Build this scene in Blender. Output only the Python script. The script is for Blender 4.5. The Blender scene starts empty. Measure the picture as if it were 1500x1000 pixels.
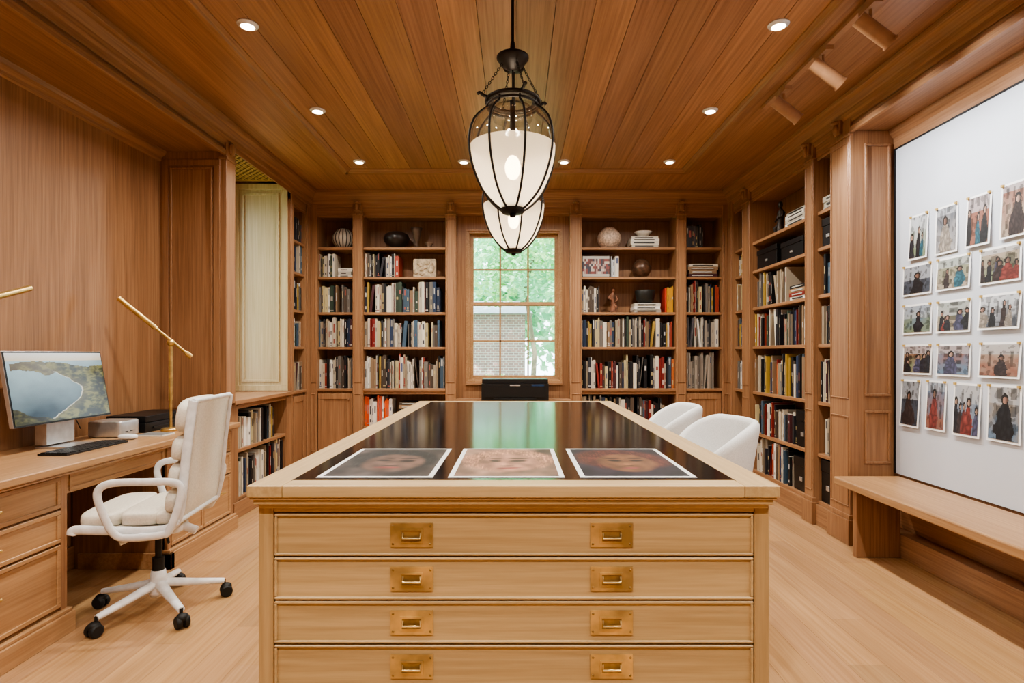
import bpy, bmesh, math, random
from mathutils import Vector, Matrix, noise
random.seed(11)
R = random.random
def U(a, b): return a + (b - a) * random.random()
def s2l(c):
    return tuple(((x/255)/12.92 if x/255 <= .04045 else ((x/255+.055)/1.055)**2.4) for x in c)

# ------------------------------------------------------------ materials
def nmat(name):
    m = bpy.data.materials.new(name); m.use_nodes = True
    nt = m.node_tree; b = nt.nodes['Principled BSDF']
    return m, nt.nodes, nt.links, b
def wood(name, dark, light, scale, rough=.42, bump=.05):
    m, N, L, b = nmat(name)
    tc = N.new('ShaderNodeTexCoord')
    mp = N.new('ShaderNodeMapping'); mp.inputs['Scale'].default_value = scale
    L.new(tc.outputs['Object'], mp.inputs[0])
    n1 = N.new('ShaderNodeTexNoise'); n1.inputs['Scale'].default_value = 1; n1.inputs['Detail'].default_value = 4
    n1.inputs['Roughness'].default_value = .6; n1.inputs['Distortion'].default_value = .25
    L.new(mp.outputs[0], n1.inputs['Vector'])
    rp = N.new('ShaderNodeValToRGB')
    rp.color_ramp.elements[0].position = .3; rp.color_ramp.elements[0].color = (*s2l(dark), 1)
    rp.color_ramp.elements[1].position = .68; rp.color_ramp.elements[1].color = (*s2l(light), 1)
    L.new(n1.outputs[0], rp.inputs[0])
    mp2 = N.new('ShaderNodeMapping'); mp2.inputs['Scale'].default_value = [x*.10 for x in scale]
    L.new(tc.outputs['Object'], mp2.inputs[0])
    n2 = N.new('ShaderNodeTexNoise'); n2.inputs['Scale'].default_value = 1; n2.inputs['Detail'].default_value = 2
    L.new(mp2.outputs[0], n2.inputs['Vector'])
    rp2 = N.new('ShaderNodeValToRGB')
    rp2.color_ramp.elements[0].position = .3; rp2.color_ramp.elements[0].color = (.84, .82, .80, 1)
    rp2.color_ramp.elements[1].position = .7; rp2.color_ramp.elements[1].color = (1, 1, 1, 1)
    L.new(n2.outputs[0], rp2.inputs[0])
    mx = N.new('ShaderNodeMix'); mx.data_type = 'RGBA'; mx.blend_type = 'MULTIPLY'; mx.inputs[0].default_value = 1
    L.new(rp.outputs[0], mx.inputs[6]); L.new(rp2.outputs[0], mx.inputs[7])
    at = N.new('ShaderNodeAttribute'); at.attribute_name = 'Col'
    m2 = N.new('ShaderNodeMix'); m2.data_type = 'RGBA'; m2.blend_type = 'MULTIPLY'; m2.inputs[0].default_value = 1
    L.new(mx.outputs[2], m2.inputs[6]); L.new(at.outputs['Color'], m2.inputs[7])
    L.new(m2.outputs[2], b.inputs['Base Color'])
    b.inputs['Roughness'].default_value = rough
    bp = N.new('ShaderNodeBump'); bp.inputs['Strength'].default_value = bump; bp.inputs['Distance'].default_value = .002
    L.new(n1.outputs[0], bp.inputs['Height']); L.new(bp.outputs[0], b.inputs['Normal'])
    return m
def plain(name, col, rough=.5, metal=0, emit=0, ecol=None, var=.06, nscale=30, bump=0):
    m, N, L, b = nmat(name)
    c = s2l(col)
    tc = N.new('ShaderNodeTexCoord'); n1 = N.new('ShaderNodeTexNoise')
    n1.inputs['Scale'].default_value = nscale; n1.inputs['Detail'].default_value = 3
    L.new(tc.outputs['Object'], n1.inputs['Vector'])
    rp = N.new('ShaderNodeValToRGB')
    rp.color_ramp.elements[0].position = .35; rp.color_ramp.elements[0].color = (*[x*(1-var*1.5) for x in c], 1)
    rp.color_ramp.elements[1].position = .65; rp.color_ramp.elements[1].color = (*[min(1, x*(1+var)) for x in c], 1)
    L.new(n1.outputs[0], rp.inputs[0]); L.new(rp.outputs[0], b.inputs['Base Color'])
    b.inputs['Roughness'].default_value = rough; b.inputs['Metallic'].default_value = metal
    if bump:
        bp = N.new('ShaderNodeBump'); bp.inputs['Strength'].default_value = bump; bp.inputs['Distance'].default_value = .003
        L.new(n1.outputs[0], bp.inputs['Height']); L.new(bp.outputs[0], b.inputs['Normal'])
    if emit:
        b.inputs['Emission Color'].default_value = (*(s2l(ecol or col)), 1)
        b.inputs['Emission Strength'].default_value = emit
    return m
def colmat(name, rough=.5, emit=0, spec=.5):
    m, N, L, b = nmat(name)
    at = N.new('ShaderNodeAttribute'); at.attribute_name = 'Col'
    if emit:
        b.inputs['Base Color'].default_value = (.01, .01, .01, 1)
        L.new(at.outputs['Color'], b.inputs['Emission Color']); b.inputs['Emission Strength'].default_value = emit
    else:
        L.new(at.outputs['Color'], b.inputs['Base Color'])
    b.inputs['Roughness'].default_value = rough
    b.inputs['Specular IOR Level'].default_value = spec
    return m
WD, WL = (138, 100, 71), (174, 132, 97)
W_Z = wood('wood_vertical_grain', WD, WL, (80, 80, 2.0))
W_X = wood('wood_grain_x', WD, WL, (2.0, 80, 80))
W_Y = wood('wood_grain_y', WD, WL, (80, 2.0, 80))
W_CEIL = wood('ceiling_plank_wood', (146, 105, 76), (184, 141, 107), (60, 1.4, 60), rough=.36)
W_FLOOR = wood('oak_floor', (178, 140, 100), (198, 161, 121), (60, 1.6, 60), rough=.27, bump=.02)
W_ISL = wood('island_oak', (182, 152, 108), (204, 175, 130), (3.0, 90, 90), rough=.42)
W_ISLZ = wood('island_oak_vertical', (176, 144, 100), (198, 167, 122), (90, 90, 3.0), rough=.42)
W_DESK = wood('desk_wood', (164, 124, 88), (190, 152, 113), (80, 2.0, 80), rough=.38)
BRASS = plain('brass', (214, 182, 122), .32, .85, var=.12)
BRONZE = plain('dark_bronze', (40, 34, 30), .45, .5)
BLACK = plain('black_plastic', (18, 18, 20), .4)
BLKRUB = plain('black_rubber', (22, 22, 22), .6)
SILVER = plain('brushed_aluminium', (205, 205, 205), .35, .8)
WHITEMET = plain('white_powder_coat', (232, 233, 235), .35)
LEATHERW = plain('ivory_leather', (226, 219, 205), .5, bump=.15, nscale=120)
FABRICW = plain('white_upholstery', (224, 225, 226), .8, bump=.3, nscale=200)
BOARD = plain('whiteboard_surface', (202, 207, 216), .4, var=.015, nscale=3)
INLAY = plain('black_leather_inlay', (26, 20, 19), .13, var=.25, nscale=6)
BOOKM = colmat('book_covers', .5)
PRINTM = colmat('photo_print', .5)
PRINTG = colmat('photo_print_gloss', .55, spec=.25)
SCREEN = colmat('display_image', .2, emit=.85)
LAMPW = plain('lit_bulb', (255, 236, 200), .5, emit=18, ecol=(255, 226, 180))
DLITE = plain('downlight_lens', (255, 240, 215), .5, emit=12, ecol=(255, 236, 205))
TRACKM = plain('track_light_enamel', (168, 130, 100), .4)
GRILM = plain('antique_brass_grille', (196, 160, 100), .45, .1)

def glassmat(name, tint, base=.03):
    m = bpy.data.materials.new(name); m.use_nodes = True
    N = m.node_tree.nodes; L = m.node_tree.links; N.clear()
    o = N.new('ShaderNodeOutputMaterial'); t = N.new('ShaderNodeBsdfTransparent'); g = N.new('ShaderNodeBsdfGlossy')
    t.inputs[0].default_value = (*tint, 1); g.inputs['Roughness'].default_value = .03
    lw = N.new('ShaderNodeLayerWeight'); pw = N.new('ShaderNodeMath'); pw.operation = 'POWER'; pw.inputs[1].default_value = 4
    L.new(lw.outputs['Facing'], pw.inputs[0])
    mt = N.new('ShaderNodeMath'); mt.operation = 'MULTIPLY_ADD'; mt.inputs[1].default_value = .6; mt.inputs[2].default_value = base
    L.new(pw.outputs[0], mt.inputs[0])
    mx = N.new('ShaderNodeMixShader'); L.new(mt.outputs[0], mx.inputs[0])
    L.new(t.outputs[0], mx.inputs[1]); L.new(g.outputs[0], mx.inputs[2]); L.new(mx.outputs[0], o.inputs[0])
    return m
GLASS = glassmat('window_glass', (.97, .99, .98))
JAR = glassmat('clear_lantern_glass', (.92, .90, .86), .10)
def frosted():
    m = bpy.data.materials.new('frosted_lantern_glass'); m.use_nodes = True
    N = m.node_tree.nodes; L = m.node_tree.links; N.clear()
    o = N.new('ShaderNodeOutputMaterial'); d = N.new('ShaderNodeBsdfDiffuse'); t = N.new('ShaderNodeBsdfTranslucent')
    e = N.new('ShaderNodeEmission'); tr = N.new('ShaderNodeBsdfTransparent')
    d.inputs[0].default_value = (.70, .64, .54, 1); t.inputs[0].default_value = (.66, .58, .46, 1)
    e.inputs[0].default_value = (1, .86, .66, 1); e.inputs[1].default_value = .05
    mx = N.new('ShaderNodeMixShader'); mx.inputs[0].default_value = .38
    L.new(d.outputs[0], mx.inputs[1]); L.new(t.outputs[0], mx.inputs[2])
    m3 = N.new('ShaderNodeMixShader'); m3.inputs[0].default_value = .30
    L.new(mx.outputs[0], m3.inputs[1]); L.new(tr.outputs[0], m3.inputs[2])
    ad = N.new('ShaderNodeAddShader'); L.new(m3.outputs[0], ad.inputs[0]); L.new(e.outputs[0], ad.inputs[1])
    L.new(ad.outputs[0], o.inputs[0]); return m
FROST = frosted()

# ------------------------------------------------------------ mesh builder
WHT = (1, 1, 1)
class MB:
    def __init__(s): s.v = []; s.f = []; s.c = []; s.m = []; s.s = []
    def add(s, vs, fs, col=WHT, mat=0, smooth=False):
        o = len(s.v); s.v += [tuple(p) for p in vs]
        for f in fs:
            s.f.append(tuple(i+o for i in f)); s.c.append(col); s.m.append(mat); s.s.append(smooth)
    def hexa(s, p, col=WHT, mat=0):
        s.add(p, [(0, 3, 2, 1), (4, 5, 6, 7), (0, 1, 5, 4), (1, 2, 6, 5), (2, 3, 7, 6), (3, 0, 4, 7)], col, mat)
    def box(s, x0, x1, y0, y1, z0, z1, col=WHT, mat=0):
        s.hexa([(x0, y0, z0), (x1, y0, z0), (x1, y1, z0), (x0, y1, z0), (x0, y0, z1), (x1, y0, z1), (x1, y1, z1), (x0, y1, z1)], col, mat)
    def fb(s, fr, u0, u1, n0, n1, z0, z1, col=WHT, mat=0, lean=0):
        s.hexa([fr(u0, n0, z0), fr(u1, n0, z0), fr(u1, n1, z0), fr(u0, n1, z0),
                fr(u0+lean, n0, z1), fr(u1+lean, n0, z1), fr(u1+lean, n1, z1), fr(u0+lean, n1, z1)], col, mat)
    def prism(s, fr, prof, u0, u1, col=WHT, mat=0):
        n = len(prof)
        vs = [fr(u0, a, b) for a, b in prof] + [fr(u1, a, b) for a, b in prof]
        fs = [tuple(range(n)), tuple(range(2*n-1, n-1, -1))] + [(i, (i+1) % n, n+(i+1) % n, n+i) for i in range(n)]
        s.add(vs, fs, col, mat)
    def frame(s, fr, u0, u1, z0, z1, w, n0, n1, col=WHT, mat=0):
        s.fb(fr, u0, u1, n0, n1, z0, z0+w, col, mat); s.fb(fr, u0, u1, n0, n1, z1-w, z1, col, mat)
        s.fb(fr, u0, u0+w, n0, n1, z0+w, z1-w, col, mat); s.fb(fr, u1-w, u1, n0, n1, z0+w, z1-w, col, mat)
    def lathe(s, prof, c, seg=28, col=WHT, mat=0, smooth=True, colf=None):
        vs = []; n = len(prof)
        for r, z in prof:
            for k in range(seg):
                a = 2*math.pi*k/seg; vs.append((c[0]+r*math.cos(a), c[1]+r*math.sin(a), c[2]+z))
        fs = [(i*seg+k, i*seg+(k+1) % seg, (i+1)*seg+(k+1) % seg, (i+1)*seg+k) for i in range(n-1) for k in range(seg)]
        o = len(s.v); s.v += vs
        for j, f in enumerate(fs):
            s.f.append(tuple(q+o for q in f)); s.c.append(colf(j//seg, j % seg) if colf else col); s.m.append(mat); s.s.append(smooth)
    def sweep(s, pts, rad, seg=10, col=WHT, mat=0, closed=False, ell=None, ref=(0, 0, 1)):
        pts = [Vector(p) for p in pts]; n = len(pts); vs = []
        ref = Vector(ref); prev = None
        for i, p in enumerate(pts):
            if closed: t = pts[(i+1) % n] - pts[i-1]
            else: t = pts[min(i+1, n-1)] - pts[max(i-1, 0)]
            t.normalize()
            a = (prev if prev is not None else ref); a = a - t*a.dot(t)
            if a.length < 1e-4: a = Vector((1, 0, 0)) - t*t.x
            if a.length < 1e-4: a = Vector((0, 1, 0))
            a.normalize(); b = t.cross(a)
            prev = a
            r = rad[i] if isinstance(rad, (list, tuple)) else rad
            e = ell or (1, 1)
            for k in range(seg):
                q = 2*math.pi*k/seg; vs.append(p + a*math.cos(q)*r*e[0] + b*math.sin(q)*r*e[1])
        rng = n if closed else n-1
        fs = [(i*seg+k, i*seg+(k+1) % seg, ((i+1) % n)*seg+(k+1) % seg, ((i+1) % n)*seg+k) for i in range(rng) for k in range(seg)]
        s.add(vs, fs, col, mat, True)
        if not closed:
            s.add(vs[:seg], [tuple(range(seg))], col, mat); s.add(vs[-seg:], [tuple(range(seg))], col, mat)
    def pillow(s, c, size, rot=None, p=.45, nu=20, nv=12, col=WHT, mat=0):
        rot = rot or Matrix.Identity(3); c = Vector(c)
        sg = lambda w, e: math.copysign(abs(w)**e, w)
        vs = []
        for j in range(nv+1):
            ph = -math.pi/2 + math.pi*j/nv
            for i in range(nu):
                th = 2*math.pi*i/nu
                q = Vector((size[0]/2*sg(math.cos(ph), p)*sg(math.cos(th), p), size[1]/2*sg(math.cos(ph), p)*sg(math.sin(th), p), size[2]/2*sg(math.sin(ph), p)))
                vs.append(c + rot @ q)
        fs = [(j*nu+i, j*nu+(i+1) % nu, (j+1)*nu+(i+1) % nu, (j+1)*nu+i) for j in range(nv) for i in range(nu)]
        s.add(vs, fs, col, mat, True)
    def pic(s, P0, Uv, Vv, nu, nv, fn, mat=0):
        P0 = Vector(P0); Uv = Vector(Uv); Vv = Vector(Vv)
        o = len(s.v)
        for j in range(nv+1):
            for i in range(nu+1): s.v.append(tuple(P0 + Uv*(i/nu) + Vv*(j/nv)))
        for j in range(nv):
            for i in range(nu):
                a = o + j*(nu+1)+i
                s.f.append((a, a+1, a+nu+2, a+nu+1)); s.c.append(fn((i+.5)/nu, (j+.5)/nv)); s.m.append(mat); s.s.append(False)
    def build(s, name, mats, parent=None, bevel=0, recalc=True, weld=False, loc=None, rot=None, seg=2):
        me = bpy.data.meshes.new(name); me.from_pydata(s.v, [], s.f)
        me.polygons.foreach_set('material_index', s.m); me.polygons.foreach_set('use_smooth', s.s)
        ca = me.color_attributes.new('Col', 'FLOAT_COLOR', 'CORNER')
        arr = []
        for f, c in zip(s.f, s.c): arr += [c[0], c[1], c[2], 1.0]*len(f)
        ca.data.foreach_set('color', arr)
        if recalc:
            bm = bmesh.new(); bm.from_mesh(me)
            if weld: bmesh.ops.remove_doubles(bm, verts=bm.verts, dist=1e-5)
            bmesh.ops.recalc_face_normals(bm, faces=bm.faces); bm.to_mesh(me); bm.free()
        for m in (mats if isinstance(mats, (list, tuple)) else [mats]): me.materials.append(m)
        ob = bpy.data.objects.new(name, me); bpy.context.scene.collection.objects.link(ob)
        if parent: ob.parent = parent
        if loc: ob.location = loc
        if rot: ob.rotation_euler = rot
        if bevel:
            b = ob.modifiers.new('bevel', 'BEVEL'); b.width = bevel; b.segments = seg; b.limit_method = 'ANGLE'; b.angle_limit = math.radians(50)
        return ob
def empty(name, loc=(0, 0, 0), rz=0):
    e = bpy.data.objects.new(name, None); e.location = loc; e.rotation_euler = (0, 0, rz); e.empty_display_size = .1
    bpy.context.scene.collection.objects.link(e); return e
def smooth(pts, n=6, closed=False):
    P = [Vector(p) for p in pts]; out = []; m = len(P)
    for i in range(m if closed else m-1):
        a = P[i-1] if (closed or i > 0) else P[0]; b = P[i]; c = P[(i+1) % m]; d = P[(i+2) % m] if closed else P[min(i+2, m-1)]
        for k in range(n):
            t = k/n
            out.append(.5*((2*b)+(-a+c)*t+(2*a-5*b+4*c-d)*t*t+(-a+3*b-3*c+d)*t**3))
    if not closed: out.append(P[-1])
    return out

# frames: u along wall, n into wall, z up
YB, XR, XL = 5.75, 2.15, -2.08
FB = lambda u, n, z: (u, YB+n, z)
FR = lambda u, n, z: (XR+n, u, z)
FL = lambda u, n, z: (XL-n, u, z)
YF = -1.3
ZC = 2.85; ZF = 2.864
XAL = -2.53   # desk alcove wall
XAR = 2.42    # board alcove wall

# ------------------------------------------------------------ floor / ceiling
mb = MB(); mb.box(-2.9, 2.75, YF-.1, 6.3, -.08, -.012, (.5, .45, .4))
x = -2.75
while x < 2.6:
    y = YF - U(0, 1.5)
    while y < 6.25:
        ln = U(1.3, 2.4); k = U(.86, 1.05)
        mb.box(x+.0004, x+.1496, max(y, YF-.1)+.0004, min(y+ln, 6.25)-.0004, -.012, 0, (k, k*U(.96, 1.0), k*U(.91, 1)))
        y += ln
    x += .15
mb.build('floor', W_FLOOR)

ceil = MB(); ceil.box(-2.9, 2.75, YF-.1, 6.3, 2.94, 3.1, (.4, .4, .4))
x = -1.5; w = .1875
for i in range(16):
    k = U(.70, 1.18)
    ceil.box(x+.0015, x+w-.0015, YF, 5.08, ZF, 2.945, (k, k*U(.95, 1.01), k*U(.9, 1.02)))
    x += w
for (a, b) in ((-2.1, -1.5), (1.5, 2.17)):
    n = 3; ww = (b-a)/n
    for i in range(n):
        k = U(.82, .97); ceil.box(a+ww*i+.0008, a+ww*(i+1)-.0008, YF, 5.08, ZC, 2.945, (k, k*.98, k*.95))
ceil.box(-2.1, 2.17, 5.08, 5.79, ZC, 2.945, (.95, .94, .92))
ceil.build('ceiling', W_CEIL)
mb = MB()
FCL = lambda u, n, z: (-1.5-n, u, z); FCR = lambda u, n, z: (1.5+n, u, z); FCB = lambda u, n, z: (u, 5.08+n, z)
cp = [(-.03, 2.866), (-.028, 2.856), (-.012, 2.846), (-.004, 2.834), (.0, 2.832), (.035, 2.832), (.04, 2.840), (.06, 2.842), (.066, 2.852), (.0, 2.852), (0, 2.866)]
mb.prism(FCL, cp, YF, 5.11); mb.prism(FCR, cp, YF, 5.11); mb.prism(FCB, cp, -1.53, 1.53, mat=1)
mb.build('trim_1', [W_Y, W_X])

# ------------------------------------------------------------ walls (shell)
WX0, WX1, WZ0, WZ1 = -.50, .457, .94, 2.49
mb = MB()
mb.box(-2.75, WX0, 6.12, 6.28, 0, 2.95); mb.box(WX1, 2.75, 6.12, 6.28, 0, 2.95)
mb.box(WX0, WX1, 6.12, 6.28, 0, WZ0); mb.box(WX0, WX1, 6.12, 6.28, WZ1, 2.95)
mb.box(-.62, WX0, 5.88, 6.12, 0, 2.95); mb.box(WX1, .56, 5.88, 6.12, 0, 2.95)
mb.box(WX0, WX1, 5.88, 6.12, 0, WZ0); mb.box(WX0, WX1, 5.88, 6.12, WZ1, 2.95)
mb.build('wall_back', W_Z)
mb = MB(); mb.box(XAR, 2.62, YF-.1, 3.63, 0, 2.95); mb.box(2.45, 2.62, 3.63, 6.12, 0, 2.95)
mb.build('wall_right', W_Z)
mb = MB(); mb.box(-2.75, XAL, YF-.1, 4.04, 0, 2.95)
mb.box(-2.78, -2.62, 4.04, 4.28, 0, 2.95); mb.box(-2.78, -2.62, 5.10, 6.12, 0, 2.95)
mb.box(-2.78, -2.62, 4.28, 5.10, 0, .92); mb.box(-2.78, -2.62, 4.28, 5.10, 2.68, 2.95)
mb.build('wall_left', W_Z)
mb = MB(); mb.box(-2.75, 2.62, YF-.12, YF, 0, 2.95)
FF = lambda u, n, z: (u, YF-n, z)
for i in range(6):
    a = -2.4+i*.8; mb.frame(FF, a, a+.7, .25, 2.5, .05, -.015, .005)
mb.build('wall_front', W_Z)

# ------------------------------------------------------------ windows
def window(name, fr, u0, u1, z0, z1, nf, cols, rows, meet):
    e = empty(name, (0, 0, 0))
    mb = MB()
    mb.frame(fr, u0-.02, u1+.02, z0-.02, z1+.02, .022, nf, nf+.02)
    fw = .036
    mb.frame(fr, u0, u1, z0, z1, .018, nf+.02, nf+.20)
    mb.frame(fr, u0+.018, u1-.018, meet-.02, z1-.018, fw, nf+.085, nf+.115)
    mb.frame(fr, u0+.018, u1-.018, z0+.018, meet+.02, fw, nf+.055, nf+.085)
    for u in cols:
        mb.fb(fr, u-.009, u+.009, nf+.088, nf+.112, meet, z1-.04); mb.fb(fr, u-.009, u+.009, nf+.058, nf+.082, z0+.04, meet)
    for z in rows:
        o = .03 if z > meet else 0
        mb.fb(fr, u0+.03, u1-.03, nf+.058+o, nf+.082+o, z-.009, z+.009)
    mb.build('window_frame', W_DESK, e, bevel=.002, seg=1)
    g = MB()
    g.add([fr(u0+.03, nf+.10, meet), fr(u1-.03, nf+.10, meet), fr(u1-.03, nf+.10, z1-.03), fr(u0+.03, nf+.10, z1-.03)], [(0, 1, 2, 3)])
    g.add([fr(u0+.03, nf+.07, z0+.03), fr(u1-.03, nf+.07, z0+.03), fr(u1-.03, nf+.07, meet), fr(u0+.03, nf+.07, meet)], [(0, 1, 2, 3)])
    g.build('window_pane', GLASS, e)
window('window_1', FB, WX0+.002, WX1-.002, WZ0+.002, WZ1-.002, .12, [-.166, .125], [2.10, 1.355], 1.74)
FLW = lambda u, n, z: (-2.60-n, u, z)
window('window_2', FLW, 4.282, 5.098, .922, 2.678, 0.0, [4.55, 4.83], [2.24, 1.36], 1.80)

# ------------------------------------------------------------ built-in cabinetry
ZT = 2.62; SH = [2.30, 2.00, 1.64, 1.29]
crown = [(0.0, 2.70), (-.012, 2.70), (-.016, 2.735), (-.028, 2.745), (-.035, 2.775), (-.065, 2.81), (-.09, 2.822), (-.095, 2.849), (.02, 2.849)]
def bay(mb, fr, u0, u1, zb, zt, depth, shelves, mh):
    mb.fb(fr, u0-.015, u1+.015, depth, depth+.018, zb, zt, (.86, .84, .82), 0)
    mb.fb(fr, u0-.03, u1+.03, .0, depth, zt, zt+.02, mat=mh)
    for z in shelves: mb.fb(fr, u0, u1, .012, depth, z-.026, z, mat=mh)
    mb.fb(fr, u0, u1, .008, .016, zt-.02, zt, mat=mh)
def pilaster(mb, fr, u0, u1, depth, z0=0, z1=2.72, corb=True, n=-.02):
    mb.fb(fr, u0, u1, n, depth, z0, z1)
    w = u1-u0; c = (u0+u1)/2
    if z0 < .1:
        mb.fb(fr, u0-.012, u1+.012, n-.016, 0, 0, .16); mb.fb(fr, u0-.006, u1+.006, n-.009, 0, .16, .19)
    if w > .05:
        mb.frame(fr, u0+.012, u1-.012, .93, 2.58, .008, n-.006, n+.001)
        if z0 < .1: mb.frame(fr, u0+.012, u1-.012, .24, .82, .008, n-.006, n+.001)
    if corb:
        mb.fb(fr, u0-.008, u1+.008, n-.012, 0, 2.615, 2.632)
        mb.fb(fr, c-.032, c+.032, n-.022, 0, 2.655, 2.745)
        p = fr(c, n-.024, 2.69); mb.pillow(p, (.04, .04, .075), p=.9, nu=12, nv=8)
        p = fr(c, n-.028, 2.735); mb.pillow(p, (.06, .06, .028), p=.9, nu=12, nv=8)
def door(mb, fr, u0, u1, z0, z1, n=0.0, mat=0):
    mb.fb(fr, u0, u1, n+.004, n+.02, z0, z1, mat=mat)
    mb.frame(fr, u0+.003, u1-.003, z0+.003, z1-.003, min(.055, (z1-z0)*.22, (u1-u0)*.2), n-.006, n+.006, mat=mat)
BACK_P = [(-2.08, -2.007), (-1.648, -1.545), (-.712, -.607), (.545, .662), (1.614, 1.717), (2.08, 2.15)]
BACK_B = [(-2.007, -1.648), (-1.545, -.712), (.662, 1.614), (1.717, 2.08)]
mb = MB()
for i, (a, b) in enumerate(BACK_P): pilaster(mb, FB, a, b, .3, corb=i not in (0, 5))
for i, (a, b) in enumerate(BACK_B):
    bay(mb, FB, a, b, .87, ZT, .28, SH, 1)
    if i in (0, 3):
        mb.fb(FB, a, b, .02, .3, .12, .845); door(mb, FB, a+.004, b-.004, .14, .82)
        mb.pillow(FB(b-.04 if i == 0 else a+.04, -.016, .76), (.022, .022, .022), p=1, nu=10, nv=6)
    else:
        bay(mb, FB, a, b, .12, .83, .28, [.13, .49], 1)
    mb.fb(FB, a, b, -.014, .28, .845, .87, mat=1)
    mb.fb(FB, a, b, -.02, .28, 0, .12, mat=1)
mb.fb(FB, -2.08, 2.15, 0, .33, ZT+.02, 2.70, mat=1)
mb.fb(FB, -2.08, 2.15, 0.0, .33, 2.70, 2.849, mat=1)
mb.prism(FB, crown, -2.08, 2.15, mat=1)
mb.fb(FB, -.607, .545, -.02, .13, .735, .765, mat=1)
mb.fb(FB, -.607, .545, 0.02, .13, 0.0, .735)
mb.frame(FB, -.56, .50, .16, .70, .05, .005, .03)
mb.fb(FB, -.52, .475, .095, .13, .90, .925, mat=1)
mb.build('built_in_bookcase', [W_Z, W_X], bevel=.0025, seg=1)

mb = MB()
RB = [(5.36, 5.62), (4.20, 5.20), (3.86, 4.08)]
RP = [(5.62, 5.75), (5.20, 5.36), (4.08, 4.20), (3.63, 3.86)]
RSH = [2.235, 1.975, 1.64, 1.29, .88, .51, .17]
for i, (a, b) in enumerate(RP): pilaster(mb, FR, a, b, .29, corb=i != 0)
for a, b in RB:
    bay(mb, FR, a, b, .12, ZT, .27, RSH, 1)
    mb.fb(FR, a, b, -.008, .27, 0, .145, mat=1)
mb.fb(FR, 3.63, 5.75, 0, .29, ZT+.02, 2.849, mat=1)
mb.prism(FR, crown, YF, 5.75, mat=1)
FRet = lambda u, n, z: (u, 3.63+n, z)
mb.frame(FRet, 2.22, 2.385, .95, 2.56, .016, -.012, .004); mb.frame(FRet, 2.22, 2.385, .52, .86, .016, -.012, .004)
mb.build('built_in_bookcase', [W_Z, W_Y], bevel=.0025, seg=1)

mb = MB()
bay(mb, FL, 5.30, 5.62, .87, ZT, .28, SH, 1)
mb.fb(FL, 5.30, 5.62, .02, .3, 0, .845); door(mb, FL, 5.304, 5.616, .14, .82)
mb.fb(FL, 5.24, 5.62, -.014, .28, .845, .87, mat=1)
mb.fb(FL, 5.24, 5.30, -.0, .54, 0, 2.849); mb.fb(FL, 5.62, 5.75, 0, .3, 0, 2.849)
mb.fb(FL, 5.245, 5.295, -.014, .0, .87, 2.7); mb.fb(FL, 5.635, 5.72, -.014, 0, .0, 2.7)
mb.fb(FL, 5.24, 5.75, 0, .30, ZT+.02, 2.849, mat=1)
mb.fb(FL, 4.16, 5.24, 0, .54, 2.80, 2.849, mat=1)
mb.prism(FL, [(a, b) for a, b in crown], YF, 5.75, mat=1)
FRv = lambda u, n, z: (u, 5.24-n, z)
mb.frame(FRv, -2.60, -2.10, .88, 2.78, .05, 0, .022, mat=2); mb.frame(FRv, -2.52, -2.18, .96, 2.70, .024, 0, .016, mat=2)
mb.box(-2.60, -2.10, 5.236, 5.241, .88, 2.78, mat=2)
mb.box(-2.62, -2.08, 4.04, 4.16, 0, 2.849)
mb.box(-2.10, -2.055, 4.035, 4.165, .86, 2.72); mb.box(-2.11, -2.045, 4.03, 4.17, 2.60, 2.62)
mb.pillow((-2.05, 4.10, 2.69), (.04, .07, .09), p=.8, nu=12, nv=8)
FPi = lambda u, n, z: (u, 4.04-n, z)
mb.frame(FPi, -2.51, -2.10, .78, 2.60, .045, 0, .008); mb.frame(FPi, -2.455, -2.155, .835, 2.545, .014, 0, .010)
mb.fb(FL, 4.16, 5.24, -.03, .54, .845, .875, mat=1)
bay(mb, FL, 4.26, 5.16, .12, .845-.02, .30, [.14, .50], 1)
mb.fb(FL, 4.16, 4.26, 0, .32, 0, .845); mb.fb(FL, 5.16, 5.24, 0, .32, 0, .845)
mb.fb(FL, 4.16, 5.30, -.02, .0, 0, .12, mat=1)
mb.build('built_in_bookcase', [W_Z, W_Y, wood('daylit_reveal_wood', (186, 166, 126), (208, 190, 150), (80, 80, 2.0))], bevel=.0025, seg=1)  # window reveal: paler copy of the cabinet wood, daylight put into its colour

mb = MB()
mb.box(XAL, XL, YF, 4.04, 2.655, 2.94); mb.box(XR, XAR, YF, 3.63, 2.645, 2.94)
hp = [(0.01, 2.655), (0.0, 2.63), (-.02, 2.632), (-.022, 2.665), (-.012, 2.68), (.01, 2.69)]
mb.prism(FL, hp, YF, 4.04); mb.prism(FR, hp, YF, 3.63)
mb.prism(lambda u, n, z: (XAL+n, u, z), [(0, 2.655), (.05, 2.655), (.04, 2.63), (.015, 2.61), (.012, 2.59), (0, 2.58)], YF, 4.04)
mb.prism(lambda u, n, z: (XAR-n, u, z), [(0, 2.645), (.05, 2.645), (.04, 2.62), (.015, 2.59), (.012, 2.52), (0, 2.52)], YF, 3.63)
mb.build('trim_2', [W_Y], bevel=.002, seg=1)
mb = MB(); mb.box(2.30, XAR, YF, 3.61, 0, .14); mb.box(2.39, XAR, YF, 3.61, .14, .40)
mb.build('baseboard_right', [W_Y], bevel=.004)
mb = MB(); mb.box(XAL, XAL+.02, YF, 4.04, 0, .13); mb.build('baseboard_left', [W_Y], bevel=.004)

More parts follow.
